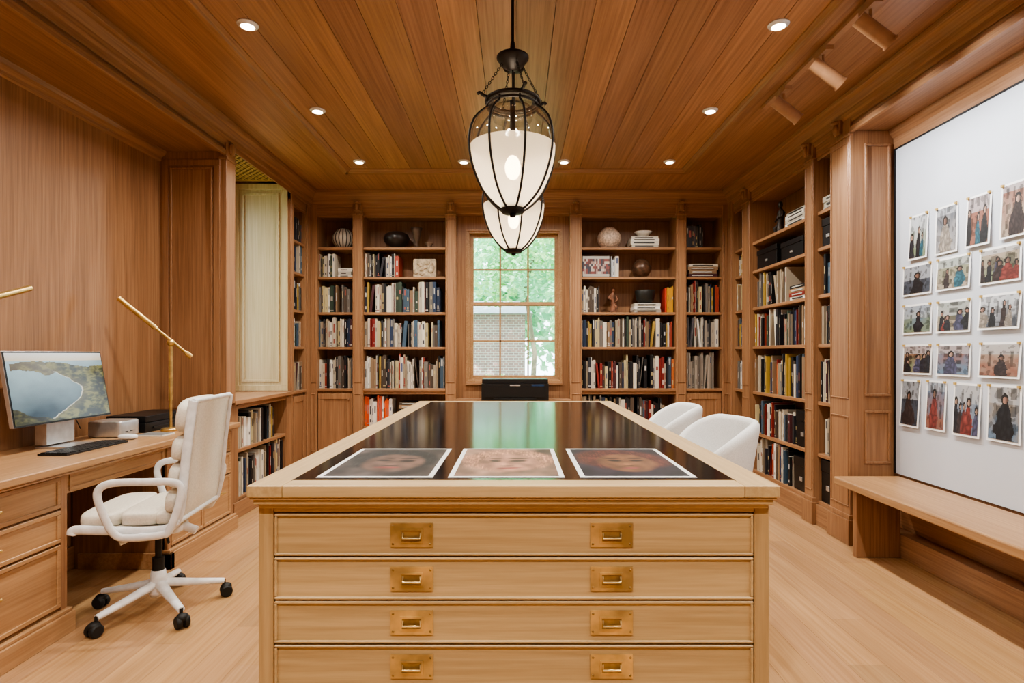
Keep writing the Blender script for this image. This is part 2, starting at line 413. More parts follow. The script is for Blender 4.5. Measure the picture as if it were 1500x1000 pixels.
def grille(name, fr2, a, b, c, d, step, mat=GRILM):
    mb = MB()
    def quadstrip(p, q, w):
        p = Vector(p); q = Vector(q); dd = (q-p).normalized(); s_ = Vector((-dd.y, dd.x))*w/2
        pts = [p+s_, p-s_, q-s_, q+s_]
        mb.hexa([fr2(v.x, v.y, 0) for v in pts]+[fr2(v.x, v.y, .004) for v in pts])
    W = b-a; H = d-c; t = -H
    while t < W:
        x0 = max(t, 0); x1 = min(t+H, W)
        if x1-x0 > .005:
            quadstrip((a+x0, c+x0-t), (a+x1, c+x1-t), step*.22)
            quadstrip((a+x0, d-(x0-t)), (a+x1, d-(x1-t)), step*.22)
        t += step
    for (x0, x1, y0, y1) in ((a-.012, b+.012, c-.012, c), (a-.012, b+.012, d, d+.012), (a-.012, a, c, d), (b, b+.012, c, d)):
        pts = [(x0, y0), (x1, y0), (x1, y1), (x0, y1)]
        mb.hexa([fr2(*v, 0) for v in pts]+[fr2(*v, .007) for v in pts])
    pts = [(a, c), (b, c), (b, d), (a, d)]
    mb.hexa([fr2(*v, -.002) for v in pts]+[fr2(*v, .0) for v in pts], mat=1)
    mb.build(name, [mat, plain('grille_dark', (44, 30, 20), .8)])
grille('ceiling_air_grille', lambda p, q, h: (q, p, 2.796-h), 4.30, 5.16, -2.56, -2.16, .058)
for a, b in ((-.50, -.32), (.27, .45)):
    grille('wall_air_vent', lambda p, q, h: (p, 5.876-h, q), a, b, 2.655, 2.70, .022)

# ------------------------------------------------------------ books
PAL = [((24, 24, 28), 17), ((44, 44, 50), 9), ((218, 210, 194), 11), ((190, 180, 162), 10), ((160, 146, 126), 7), ((130, 40, 36), 3),
       ((156, 66, 50), 2), ((40, 56, 84), 5), ((70, 92, 112), 4), ((86, 74, 64), 8), ((110, 106, 102), 7), ((176, 146, 70), 2), ((190, 176, 136), 4),
       ((56, 72, 60), 3), ((146, 120, 94), 5), ((190, 106, 56), 1), ((228, 225, 218), 4), ((76, 40, 44), 3)]
PL = [s2l(c) for c, k in PAL for _ in range(k)]
def dim(c, k): return tuple(x*k for x in c)
def books(mb, fr, u0, u1, z, hmin=.2, hmax=.29, depth=.25, pal=None, gap=0.04, n0=.02):
    u = u0+.004; hb = U(hmin, hmax); last = None
    while u < u1-.013:
        t = random.choice([U(.008, .016), U(.014, .026), U(.02, .040)])
        if u+t > u1: break
        if R() < .3: hb = U(hmin, hmax)
        h = max(hmin*.85, min(hmax, hb+U(-.025, .025))); d = min(depth-.05, U(.16, .24)); nn = n0+U(0, .035)
        c = random.choice(pal or PL)
        if last and R() < .15: c = last
        last = c; c = dim(c, U(.8, 1.05))
        lean = 0
        if R() < gap: lean = U(.02, .05) * random.choice((-1, 1))
        if lean < 0: u += -lean
        if u + t + max(lean, 0) > u1: break
        mb.fb(fr, u, u+t-.0012, nn, nn+d, z, z+h, c, lean=lean)
        if lean == 0:
            lum = sum(c)/3
            lc = random.choice([(.55, .52, .46), (.45, .36, .18), (.5, .5, .5), (.3, .28, .25), (.35, .1, .08)]) if lum < .25 else random.choice([(.05, .05, .06), (.25, .06, .05), (.08, .1, .18), (.2, .18, .16)])
            w = t*random.choice((.25, .4, .4, .55))
            if t > .011 and R() < .85:
                a = U(.35, .75); b = a+U(.08, .32)
                mb.fb(fr, u+t/2-w/2, u+t/2+w/2, nn-.0008, nn, z+h*a, z+h*min(b, .95), lc)
                if R() < .5: mb.fb(fr, u+t/2-w/2, u+t/2+w/2, nn-.0008, nn, z+h*.12, z+h*U(.16, .3), lc)
                if R() < .2: mb.fb(fr, u+.0003, u+t-.0015, nn-.0008, nn, z+h*.06, z+h*.09, lc)
            if R() < .9: mb.fb(fr, u+.002, u+t-.0035, nn+.004, nn+d-.002, z+h, z+h+.0006, (.55, .5, .43))
        u += t + max(lean, 0)
        if R() < .01: u += U(.02, .05)
def stack(mb, fr, u0, u1, z, k, pal=None, n0=.03, d=.2):
    for i in range(k):
        t = U(.018, .038); a = U(0, .02); b = U(0, .02); c = random.choice(pal or PL)
        mb.fb(fr, u0+a, u1-b, n0+U(0, .01), n0+d, z, z+t, c)
        mb.fb(fr, u0+a+.03, u1-b-.05, n0-.0008, n0+.01, z+t*.35, z+t*.65, (.05, .05, .05) if sum(c) > .9 else (.5, .5, .46))
        z += t+.0005
    return z
CR = [s2l((215, 210, 198)), s2l((190, 185, 172)), s2l((228, 225, 218)), s2l((160, 152, 140))]
DK = [s2l((60, 60, 66)), s2l((70, 68, 66)), s2l((90, 90, 96)), s2l((50, 50, 52))]
mb = MB(); A, B, C, D = BACK_B
e0 = .006
books(mb, FB, A[0], A[0]+.17, 2.00, .2, .24); zA = stack(mb, FB, A[0]+.18, A[1]-.01, 2.00, 3, CR)
for z in (1.64, 1.29): books(mb, FB, A[0], A[1]-e0, z, .24, .30)
books(mb, FB, A[0], A[1]-e0, .87, .26, .34)
books(mb, FB, B[0], B[0]+.36, 2.00, .2, .25)
books(mb, FB, B[0], B[1]-.02, 1.64, .23, .31); books(mb, FB, B[0], B[1]-.06, 1.29, .23, .30); books(mb, FB, B[0], B[1]-e0, .87, .25, .35)
OR = [s2l((220, 90, 40)), s2l((225, 220, 210)), s2l((215, 210, 200)), s2l((30, 30, 30)), s2l((200, 80, 50))]
books(mb, FB, B[0], B[0]+.30, .49, .25, .31, pal=OR); stack(mb, FB, B[0]+.34, B[1]-.1, .49, 8)
books(mb, FB, B[0], B[1]-.2, .13, .22, .3)
PK = [s2l((170, 90, 90)), s2l((200, 140, 130)), s2l((210, 205, 195)), s2l((60, 60, 70)), s2l((180, 185, 190))]
books(mb, FB, C[0]+.30, C[0]+.41, 2.00, .2, .24, pal=PK)
books(mb, FB, C[0], C[0]+.22, 1.64, .2, .27); stack(mb, FB, C[0]+.53, C[0]+.82, 1.64, 3, CR); books(mb, FB, C[1]-.10, C[1]-.01, 1.64, .24, .3, pal=[s2l((190, 140, 40)), s2l((80, 60, 30)), s2l((190, 60, 40)), s2l((210, 205, 190))])
books(mb, FB, C[0], C[1]-e0, 1.29, .24, .31); books(mb, FB, C[0], C[1]-e0, .87, .24, .34)
books(mb, FB, C[0], C[1]-.1, .49, .22, .31); books(mb, FB, C[0], C[1]-.1, .13, .22, .31)
zC = stack(mb, FB, C[0]+.50, C[0]+.80, 2.30, 4, CR)
books(mb, FB, D[0], D[0]+.19, 2.30, .22, .25, pal=DK, gap=0); stack(mb, FB, D[0]+.03, D[1]-.02, 2.00, 4)
books(mb, FB, D[0], D[1]-e0, 1.64, .24, .32); books(mb, FB, D[0], D[1]-e0, 1.29, .25, .31, pal=CR+DK); books(mb, FB, D[0], D[0]+.3, .87, .28, .36, pal=[s2l((170, 160, 148)), s2l((150, 140, 130)), s2l((120, 112, 104))])
books(mb, FL, 5.31, 5.61, 2.30, .18, .25, pal=DK)
for z in (2.0, 1.64, 1.29, .87): books(mb, FL, 5.31, 5.61, z, .22, .3)
books(mb, FL, 4.27, 5.0, .50, .2, .29); books(mb, FL, 4.27, 5.15, .14, .24, .33)
books(mb, FR, 5.365, 5.615, 1.64, .2, .28); books(mb, FR, 5.365, 5.615, 1.29, .2, .28); books(mb, FR, 5.365, 5.615, .88, .25, .3); books(mb, FR, 5.365, 5.615, 1.975, .15, .2)
stack(mb, FR, 4.30, 4.62, 2.235, 4, CR)
stack(mb, FR, 4.30, 4.56, 1.64, 4); books(mb, FR, 4.60, 5.19, 1.64, .22, .30, gap=.1)
books(mb, FR, 4.21, 5.19, 1.29, .23, .31); books(mb, FR, 4.21, 5.19, .88, .25, .34); books(mb, FR, 4.45, 5.19, .51, .22, .31); books(mb, FR, 4.5, 5.19, .17, .24, .3)
for z in (1.64, 1.29, .88, .51): books(mb, FR, 3.87, 4.07, z, .22, .3)
stack(mb, FR, 3.87, 4.06, 2.235, 3, CR)
mb.build('book_collection', BOOKM)

mb = MB()
mb.fb(FB, C[0]+.01, C[0]+.29, .03, .05, 2.00, 2.215, (.05, .04, .04))
def f1(u, v):
    return random.choice([(.12, .05, .05), (.35, .24, .22), (.05, .05, .07), (.45, .4, .35), (.2, .06, .06)]) if .1 < v < .9 else (.4, .38, .35)
mb.pic((C[0]+.015, YB+.0285, 2.005), (.27, 0, 0), (0, 0, .205), 16, 8, f1)
mb.build('framed_picture', PRINTM, recalc=False)
def boxobj(name, fr, a, b, z, h, d=.22):
    mb = MB(); mb.fb(fr, a, b, .03, .03+d, z, z+h*.72); mb.fb(fr, a-.004, b+.004, .026, .034+d, z+h*.72+.002, z+h)
    mb.fb(fr, (a+b)/2-.02, (a+b)/2+.02, .022, .03, z+h*.3, z+h*.42, mat=1)
    mb.build(name, [BLACK, SILVER], bevel=.003)
boxobj('archive_box', FR, 4.32, 4.68, 1.975, .15); boxobj('archive_box', FR, 4.76, 5.14, 1.975, .17)
boxobj('archive_box', FR, 3.89, 4.05, 1.975, .2); boxobj('archive_box', FR, 4.23, 4.42, .51, .27); boxobj('archive_box', FR, 4.23, 4.46, .17, .26)
boxobj('storage_bin', FR, 3.88, 4.06, .17, .30)

# ------------------------------------------------------------ decor
def pot(name, prof, fr, u, n, z, mat, colf=None, seg=28):
    mb = MB(); mb.lathe(prof, fr(u, n, z), seg=seg, colf=colf); return mb.build(name, mat, weld=True)
VASEC = colmat('striped_ceramic', .5)
sphere = lambda r, h, neck: [(0.0, 0), (r*.45, 0)] + [(r*math.sin(math.pi*(.13+.74*t/12))**.8*1.0, h*(.02+.94*t/12)) for t in range(13)] + [(neck, h), (neck*.8, h), (neck*.8, h*.85), (0, h*.8)]
pot('striped_vase', sphere(.115, .215, .03), FB, -1.79, .15, 2.30, VASEC, lambda i, k: (.55, .5, .42) if k % 3 else (.05, .04, .035), seg=54)
pot('dark_bowl', [(0, 0), (.05, 0), (.06, .02), (.12, .07), (.135, .11), (.12, .15), (.08, .175), (.06, .18), (.055, .17), (.09, .14), (.1, .1), (0, .04)], FB, -1.24, .15, 2.30, plain('dark_clay', (38, 30, 28), .4))
pot('goblet_vase', [(0, 0), (.05, 0), (.045, .015), (.02, .03), (.018, .08), (.035, .11), (.045, .18), (.06, .22), (.052, .22), (.03, .12), (0, .1)], FB, -1.03, .14, 2.30, plain('pewter', (110, 90, 76), .45, .3))
pot('pedestal_dish', [(0, 0), (.04, 0), (.03, .02), (.025, .04), (.045, .06), (.045, .07), (0, .065)], FB, -.90, .14, 2.30, plain('taupe_clay', (130, 105, 85), .5))
pot('round_ceramic_jar', sphere(.125, .225, .05), FB, .965, .15, 2.30, plain('speckled_pink_ceramic', (212, 190, 172), .6, var=.25, nscale=60))
pot('white_bowl', [(0, 0), (.035, 0), (.06, .03), (.095, .06), (.09, .062), (.05, .035), (0, .02)], FB, 1.31, .12, zC, plain('white_ceramic', (226, 222, 214), .3))
pot('bronze_round_vase', sphere(.098, .20, .03), FB, 1.30, .15, 2.00, plain('bronze_glaze', (92, 66, 50), .35, .2, var=.3))
pot('black_pot', [(0, 0), (.06, 0), (.09, .03), (.105, .12), (.1, .13), (.09, .12), (.08, .03), (0, .02)], FB, 1.335, .14, 1.745, plain('black_ceramic', (34, 34, 32), .45))
mb = MB()
mb.pillow(FB(-.945, .15, 2.10), (.235, .06, .20), p=.12, nu=32, nv=16)
for i in range(14): mb.pillow(FB(-.945+U(-.09, .09), .118, 2.1+U(-.07, .07)), (U(.03, .07), .02, U(.03, .06)), p=.9, nu=10, nv=6)
mb.build('carved_marble_relief', plain('aged_marble', (190, 172, 146), .7, var=.2, bump=.4))
def figurine(name, fr, u, n, z, h, mat):
    mb = MB(); P = lambda du, dn, dz: fr(u+du*h, n+dn*h, z+dz*h)
    mb.pillow(P(0, 0, .04), (.3*h, .28*h, .08*h), p=.3)
    mb.sweep([P(0, 0, .05), P(.02, 0, .2), P(.03, 0, .35), P(-.01, 0, .5), P(-.03, 0, .65), P(0, 0, .74), P(.01, 0, .8)], [.12*h, .11*h, .10*h, .085*h, .115*h, .06*h, .035*h], seg=14)
    mb.pillow(P(.01, -.01, .89), (.14*h, .16*h, .2*h), p=.95)
    mb.sweep([P(.11, 0, .68), P(.17, -.03, .52), P(.08, -.12, .42)], [.04*h, .034*h, .025*h], seg=8)
    mb.sweep([P(-.12, 0, .68), P(-.17, -.03, .55), P(-.05, -.12, .5)], [.04*h, .034*h, .025*h], seg=8)
    mb.sweep([P(.04, -.05, .3), P(.12, -.12, .24), P(.1, -.1, .08)], [.06*h, .055*h, .035*h], seg=8)
    mb.build(name, mat)
figurine('terracotta_figurine', FB, 1.0, .13, 1.64, .27, plain('terracotta', (124, 82, 60), .7, var=.3))
figurine('dark_bust_sculpture', FR, 4.90, .13, 2.235, .30, plain('dark_patina', (50, 38, 30), .5, var=.3))
figurine('dark_bust_sculpture', FR, 5.49, .13, 2.235, .26, plain('dark_patina_b', (60, 44, 34), .5, var=.3))

e = empty('inkjet_printer', (0, 0, 0))
mb = MB()
mb.box(-.335, .315, 5.50, 5.80, .767, .93); mb.box(-.33, .31, 5.515, 5.79, .932, .975)
mb.box(-.30, .28, 5.49, 5.50, .80, .90); mb.box(-.22, .20, 5.46, 5.50, .775, .79)
mb.box(.15, .27, 5.497, 5.50, .905, .925, mat=1); mb.box(-.06, .04, 5.4985, 5.50, .908, .920, mat=2)
mb.build('printer_body', [BLACK, plain('dark_screen', (40, 60, 90), .1), SILVER], e, bevel=.008)

# ------------------------------------------------------------ island
IX0, IX1, IY0, IY1 = -.58, .57, 1.28, 3.47
e = empty('flat_file_island', (0, 0, 0))
mb = MB()
mb.box(IX0+.01, IX1-.01, IY0+.014, IY1-.01, .09, .885)
mb.box(IX0+.03, IX1-.03, IY0+.05, IY1-.03, 0, .09)
for (a, b) in ((IX0, IX0+.034), (IX1-.034, IX1)): mb.box(a, b, IY0, IY0+.04, .0, .885, mat=1)
mb.box(IX0, IX0+.05, IY1-.05, IY1, 0, .875, mat=1); mb.box(IX1-.05, IX1, IY1-.05, IY1, 0, .875, mat=1)
for X0, X1 in ((IX0, IX0+.014), (IX1-.014, IX1)):
    for y in (1.9, 2.5, 3.05): mb.box(X0, X1, y-.04, y+.04, .09, .875, mat=1)
    mb.box(X0, X1, IY0+.04, IY1-.05, .82, .875, mat=1); mb.box(X0, X1, IY0+.04, IY1-.05, .0, .10, mat=1)
mb.box(IX0+.034, IX1-.034, IY0, IY0+.03, .864, .885)
mb.box(IX0+.034, IX1-.034, IY0, IY0+.03, .02, .062)
mb.build('carcass', [W_ISL, W_ISLZ], e, bevel=.003)
FI = lambda u, n, z: (u, IY0+n, z)
mb = MB(); hd = MB()
zt = .861
for i in range(8):
    z1 = zt-i*.0985; z0 = z1-.0955
    mb.fb(FI, IX0+.036, IX1-.036, .003, .03, z0, z1)
    mb.frame(FI, IX0+.0365, IX1-.0365, z0+.0005, z1-.0005, .006, -.002, .004)
    for hx in (-.235, .215):
        zc = (z0+z1)/2-.001
        hd.fb(FI, hx-.0475, hx+.0475, -.0005, .004, zc-.027, zc+.027)
        hd.frame(FI, hx-.026, hx+.026, zc-.017, zc+.014, .004, -.003, .0)
        hd.fb(FI, hx-.022, hx+.022, -.0008, .001, zc-.013, zc+.010, mat=1)
        hd.sweep([FI(hx-.020, -.001, zc+.005), FI(hx-.020, -.007, zc-.006), FI(hx+.020, -.007, zc-.006), FI(hx+.020, -.001, zc+.005)], .0028, seg=8)
        for sx in (-.042, .042):
            for sz in (-.02, .02): hd.pillow(FI(hx+sx, -.0008, zc+sz), (.006, .002, .006), p=1, nu=8, nv=4, mat=1)
mb.build('drawer_fronts', W_ISL, e, bevel=.0015, seg=1)
BRASSP = plain('aged_polished_brass', (212, 184, 130), .30, .75, var=.25, nscale=14)
hd.build('brass_recessed_pulls', [BRASSP, plain('dark_brass', (170, 142, 96), .35, .7, var=.2)], e)
mb = MB()
TX0, TX1, TY0, TY1 = -.593, .581, 1.25, 3.50
prof = lambda o, z0, z1: mb.box(TX0+o, TX1-o, TY0+o, TY1-o, z0, z1)
prof(.018, .875, .887); prof(.010, .885, .897); prof(.004, .897, .903)
bx = .078; by = .06
mb.box(TX0, TX0+bx, TY0, TY1, .903, .93, mat=1); mb.box(TX1-bx, TX1, TY0, TY1, .903, .93, mat=1)
mb.box(TX0+bx, TX1-bx, TY0, TY0+by, .903, .93); mb.box(TX0+bx, TX1-bx, TY1-by, TY1, .903, .93)
mb.build('top_edge', [W_ISL, wood('island_oak_y', (182, 152, 108), (204, 175, 130), (90, 3, 90))], e, bevel=.005, seg=3)
mb = MB(); mb.box(TX0+bx-.006, TX1-bx+.006, TY0+by-.006, TY1-by+.006, .90, .9292)
mb.build('leather_inlay', INLAY, e)

def nz(u, v, s, o=0): return noise.noise(Vector((u*s+o, v*s, o*1.7)))
def mixc(a, b, t): t = max(0, min(1, t)); return tuple(x*(1-t)+y*t for x, y in zip(a, b))
def portrait(bg, skin, hair, o):
    def f(u, v):
        u2 = u+.06*nz(u, v, 3, o+5); v2 = v+.05*nz(u, v, 3, o+8)
        c = mixc(bg, dim(bg, .25), nz(u, v, 4, o)+.5)
        d = ((u2-.5)/.50)**2+((v2-.56)/.40)**2; c = mixc(dim(hair, 1+2*abs(nz(u*4, v, 12, o))), c, (d-.8)*2.5)
        d = ((u2-.52)/.33)**2+((v2-.44)/.34)**2; c = mixc(dim(skin, 1.1-1.0*max(0, .5-u2)), c, (d-.7)*2.5)
        for ex in (.40, .64):
            d = ((u2-ex)/.085)**2+((v2-.52)/.04)**2; c = mixc(dim(skin, .15), c, d-.3)
            d = ((u2-ex)/.10)**2+((v2-.60)/.018)**2; c = mixc(dim(skin, .25), c, d-.3)
        d = ((u2-.52)/.05)**2+((v2-.40)/.06)**2; c = mixc(dim(skin, 1.35), c, d-.3)
        d = ((u2-.52)/.08)**2+((v2-.34)/.018)**2; c = mixc(dim(skin, .35), c, d-.3)
        d = ((u2-.52)/.13)**2+((v2-.26)/.028)**2; c = mixc((.26, .06, .05), c, d-.4)
        return dim(c, .9+.5*nz(u, v, 9, o))
    return f
pr = [(-.470, (.10, .075, .07), (.13, .075, .055), (.015, .014, .014), 1), (-.160, (.34, .20, .14), (.36, .18, .12), (.26, .13, .08), 2), (.151, (.03, .02, .035), (.16, .07, .03), (.06, .015, .01), 3)]
for x0, bg, sk, ha, o in pr:
    mb = MB(); mb.box(x0, x0+.274, 1.335, 1.738, .9294, .9302, (.8, .8, .8))
    mb.pic((x0+.012, 1.348, .9304), (.25, 0, 0), (0, .378, 0), 70, 96, portrait(bg, sk, ha, o))
    mb.build('photo_print', PRINTG, recalc=False)

# ------------------------------------------------------------ lantern pendants
def lantern(x, y):
    e = empty('pendant_lantern', (x, y, 0))
    c = (0, 0, 0)
    jp = [(.098, 2.245), (.100, 2.225), (.125, 2.205), (.155, 2.17), (.172, 2.12), (.175, 2.07), (.168, 2.01), (.150, 1.95), (.122, 1.89), (.090, 1.85), (.058, 1.822), (.04, 1.812)]
    jp = [(p.x, p.y) for p in smooth([(a, b, 0) for a, b in jp], 4)]
    m = MB(); m.lathe([p for p in jp if p[1] > 2.065], c, seg=48); m.build('clear_glass', JAR, e, recalc=False)
    m = MB(); m.lathe([p for p in jp if p[1] <= 2.08], c, seg=48); m.lathe([(.001, 1.813), (.04, 1.812)], c, seg=48); m.build('frosted_glass', FROST, e, recalc=False)
    m = MB(); m.lathe([(.045, 2.235), (.075, 2.23), (.085, 2.205), (.08, 2.18)], c, seg=32); m.build('inner_glass_collar', JAR, e, recalc=False)
    m = MB(); m.pillow((0, 0, 1.985), (.065, .065, .10), p=1, nu=16, nv=12); m.build('bulb', LAMPW, e)
    m = MB()
    for k in range(8):
        a = 2*math.pi*(k+.35)/8; ca, sa = math.cos(a), math.sin(a)
        m.sweep([((r+.007)*ca, (r+.007)*sa, z) for r, z in jp[::2]]+[(.04*ca, .04*sa, 1.805)], .0048, seg=8)
    ring = lambda r, z, t, ee=None: m.sweep([(r*math.cos(2*math.pi*k/40), r*math.sin(2*math.pi*k/40), z) for k in range(40)], t, seg=8, closed=True, ell=ee)
    ring(.108, 2.255, .008); ring(.104, 2.235, .006)
    m.lathe([(.112, 2.262), (.112, 2.252), (.08, 2.248), (.085, 2.258), (.112, 2.262)], c, seg=40)
    m.lathe([(0, 1.795), (.042, 1.797), (.05, 1.806), (.048, 1.83), (.04, 1.832), (.04, 1.80)], c, seg=32)
    m.lathe([(0, 1.78), (.012, 1.783), (.014, 1.796), (0, 1.797)], c, seg=16)
    m.lathe([(.012, 2.26), (.012, 2.08), (.02, 2.08), (.02, 2.04), (0, 2.035)], c, seg=12)
    for k in range(4):
        a = 2*math.pi*(k/4)+.35; ca, sa = math.cos(a), math.sin(a)
        m.sweep(smooth([(.100*ca, .100*sa, 2.262), (.122*ca, .122*sa, 2.262), (.140*ca, .140*sa, 2.272), (.150*ca, .150*sa, 2.266)], 4), .0065, seg=8)
        p = Vector((.128*ca, .128*sa, 2.272)); q = Vector((.045*ca, .045*sa, 2.405)); n = 13
        for i in range(n):
            cc = p.lerp(q, (i+.5)/n); d = (q-p).normalized(); s1 = d.cross(Vector((0, 0, 1))).normalized(); s2 = d.cross(s1)
            sv = s1 if i % 2 else s2
            m.sweep([cc + d*.0085*math.cos(t*math.pi/4) + sv*.0045*math.sin(t*math.pi/4) for t in range(8)], .0013, seg=5, closed=True)
    m.lathe([(0, 2.385), (.02, 2.388), (.03, 2.40), (.045, 2.405), (.06, 2.425), (.066, 2.432), (.066, 2.44), (.03, 2.452), (.012, 2.47), (.009, 2.50), (0, 2.50)], c, seg=32)
    m.sweep([(0, 0, 2.49), (0, 0, 2.855)], .0065, seg=10); m.sweep([(0, 0, 2.26), (0, 0, 2.39)], .0035, seg=8)
    m.lathe([(0, 2.863), (.06, 2.862), (.058, 2.850), (.02, 2.838), (0, 2.837)], c, seg=28)
    m.build('bronze_cage', BRONZE, e)
    l = bpy.data.lights.new('lantern_light', 'POINT'); l.energy = 11; l.color = (1, .88, .72); l.shadow_soft_size = .05
    o = bpy.data.objects.new('lantern_light', l); o.location = (0, 0, 1.98); o.parent = e; bpy.context.scene.collection.objects.link(o)
lantern(-.014, 2.34); lantern(-.014, 3.26)

# ------------------------------------------------------------ downlights
pts = [(sx, y) for sx in (-1.34, 1.31) for y in (4.86, 3.84, 2.84, 1.84, .84, -.2)] + [(-.446, 4.86), (.41, 4.86), (-.446, -.2), (.41, -.2)]  # side rows continue unseen; last pair, behind camera, added to brighten island front
for (x, y) in pts:
    m = MB(); m.lathe([(.034, 2.850), (.036, 2.858), (.05, 2.858), (.052, 2.863), (.03, 2.8635)], (x, y, 0), seg=28)
    m.lathe([(.0, 2.857), (.035, 2.857)], (x, y, 0), seg=28, mat=1)
    ob = m.build('recessed_downlight', [WHITEMET, DLITE])
    l = bpy.data.lights.new('downlight', 'AREA'); l.shape = 'DISK'; l.size = .08; l.energy = 13.5; l.color = (1, .95, .85); l.spread = math.radians(150)
    o = bpy.data.objects.new('downlight_lamp', l); o.location = (x, y, 2.845); bpy.context.scene.collection.objects.link(o); o.parent = ob

e = empty('track_light', (0, 0, 0))
m = MB(); m.box(1.615, 1.65, 2.2, 3.75, 2.828, 2.8495); m.build('track', TRACKM, e, bevel=.002)
for y in (3.47, 3.02, 2.62):
    m = MB(); p0 = Vector((1.632, y, 2.72)); d = Vector((.60, -.05, -.50)).normalized()
    m.sweep([p0-d*.07, p0+d*.11], .034, seg=24); m.sweep([p0+d*.11, p0+d*.118], .038, seg=24)
    m.sweep([p0, (1.632, y, 2.83)], .008, seg=10); m.box(1.612, 1.652, y-.06, y+.06, 2.805, 2.829)
    m.build('spot_head', TRACKM, e)
    l = bpy.data.lights.new('track_spot', 'SPOT'); l.energy = 30; l.color = (.96, .98, 1.0); l.spot_size = math.radians(100); l.spot_blend = 1; l.shadow_soft_size = .03
    o = bpy.data.objects.new('track_spot', l); o.location = p0+d*.13; o.parent = e
    o.rotation_euler = d.to_track_quat('-Z', 'Y').to_euler(); bpy.context.scene.collection.objects.link(o)

# ------------------------------------------------------------ whiteboard, photos, bench
m = MB(); m.box(2.405, 2.419, -.6, 3.60, .465, 2.51)
m.box(2.398, 2.419, 3.60, 3.612, .465, 2.516, mat=1); m.box(2.398, 2.419, -.6, 3.612, 2.51, 2.518, mat=1); m.box(2.398, 2.419, -.612, -.6, .465, 2.516, mat=1)
m.build('magnetic_whiteboard', [BOARD, BLACK])
def street(seed, kind):
    r = random.Random(seed)
    bgs = [(.30, .29, .29), (.08, .09, .11), (.32, .26, .20), (.22, .09, .06), (.45, .46, .48), (.05, .06, .08), (.12, .18, .26), (.16, .20, .12)]
    bg = r.choice(bgs); bg2 = r.choice(bgs); figs = []
    n = {'single': 1, 'group': r.choice((4, 5, 6)), 'street': r.choice((1, 2, 3))}[kind]
    cols = [(.012, .012, .015), (.02, .02, .03), (.15, .03, .025), (.02, .08, .11), (.22, .19, .16), (.03, .02, .02), (.05, .05, .09), (.015, .015, .02)]
    skin = r.choice([(.36, .2, .15), (.20, .11, .08), (.42, .27, .2)])
    if kind == 'single': figs.append((.5+r.uniform(-.15, .15), r.uniform(.1, .28), r.uniform(.16, .34), r.choice(cols), .5))
    else:
        for i in range(n): figs.append(((i+.5)/n+r.uniform(-.1, .1), r.uniform(.05, .3), r.uniform(.07, .17), r.choice(cols), r.uniform(.32, .48)))
    f1_ = r.uniform(1.2, 4); f2_ = r.uniform(1.2, 5); th = r.uniform(.5, .8); hor = r.uniform(.5, .9)
    def f(u, v):
        c = mixc(bg, bg2, v+.5*nz(u, v, 5, seed))
        if v > hor: c = mixc(c, (.45, .47, .5), .5)
        if (u*f1_ % 1) > th and (v*f2_ % 1) > .4: c = dim(c, .4)
        if abs(nz(u, v, 6, seed+3)) > .34: c = dim(c, .55)
        for cx, cy, w, col, h in figs:
            ww = w*(1+.5*nz(u, v, 5, seed+cx))*(1.15-.5*max(0, v-cy)/h)
            if ((u-cx)/ww)**2+((v-cy)/h)**2 < 1: c = dim(col, .6+1.6*abs(nz(u, v, 9, seed)))
            hy = cy+h-.01; hw = min(w*.42, .09); hh = .075 if kind != 'single' else .085
            if ((u-cx)/(hw*1.4))**2+((v-hy-.015)/(hh*1.35))**2 < 1: c = (.012, .01, .01)
            if ((u-cx-.01)/hw)**2+((v-hy)/hh)**2 < .7: c = mixc(skin, dim(skin, .3), (u-cx)/hw+.3)
        return c
    return f
rows = [(1.78, 2.05, [(3.31, 3.47), (3.09, 3.257), (2.87, 3.03), (2.65, 2.816), (2.43, 2.59)], ['street', 'single', 'street', 'single', 'street']),
        (1.575, 1.76, [(3.283, 3.53), (3.0, 3.246), (2.70, 2.947), (2.41, 2.66)], ['single', 'street', 'group', 'street']),
        (1.34, 1.52, [(3.283, 3.53), (3.0, 3.246), (2.70, 2.947), (2.41, 2.66)], ['street', 'group', 'group', 'street']),
        (1.10, 1.28, [(3.283, 3.53), (3.0, 3.246), (2.70, 2.947), (2.41, 2.66)], ['group', 'single', 'street', 'single']),
        (.78, 1.065, [(3.377, 3.543), (3.17, 3.327), (2.934, 3.12), (2.70, 2.897), (2.47, 2.66)], ['single', 'single', 'group', 'single', 'group'])]
m = MB(); sd = 5
for z0, z1, cols, kinds in rows:
    for (y0, y1), kd in zip(cols, kinds):
        sd += 7
        dz = random.uniform(-.004, .004); a0, a1 = z0+dz, z1+dz
        bot = .006 + R()*.012
        m.add([(2.403, y1, a1), (2.403, y0, a1), (2.404-bot, y0, a0), (2.404-bot, y1, a0)], [(0, 1, 2, 3)], (.86, .86, .86))
        bw = .012
        def P(yy, zz): return (2.4025 - bot*(a1-zz)/(a1-a0) - .0008, yy, zz)
        p0 = Vector(P(y1-bw, a0+bw)); pu = Vector(P(y0+bw, a0+bw))-p0; pv = Vector(P(y1-bw, a1-bw))-p0
        m.pic(p0, pu, pv, 40, 34 if y1-y0 > .2 else 54, street(sd, kd))
        for yy in (y0+.012, y1-.012): m.box(2.392, 2.403, yy-.006, yy+.006, a1-.012, a1, s2l((190, 160, 90)))
m.build('pinned_photo_grid', PRINTM, recalc=False)

e = empty('wooden_bench', (0, 0, 0))
m = MB(); m.box(1.98, 2.388, -.6, 3.55, .41, .458); m.build('seat_plank', W_DESK, e, bevel=.008)
m = MB()
for y in (3.40, 1.5, -.4): m.box(2.035, 2.298, y, y+.04, 0, .41)
m.build('legs', W_Z, e, bevel=.004)

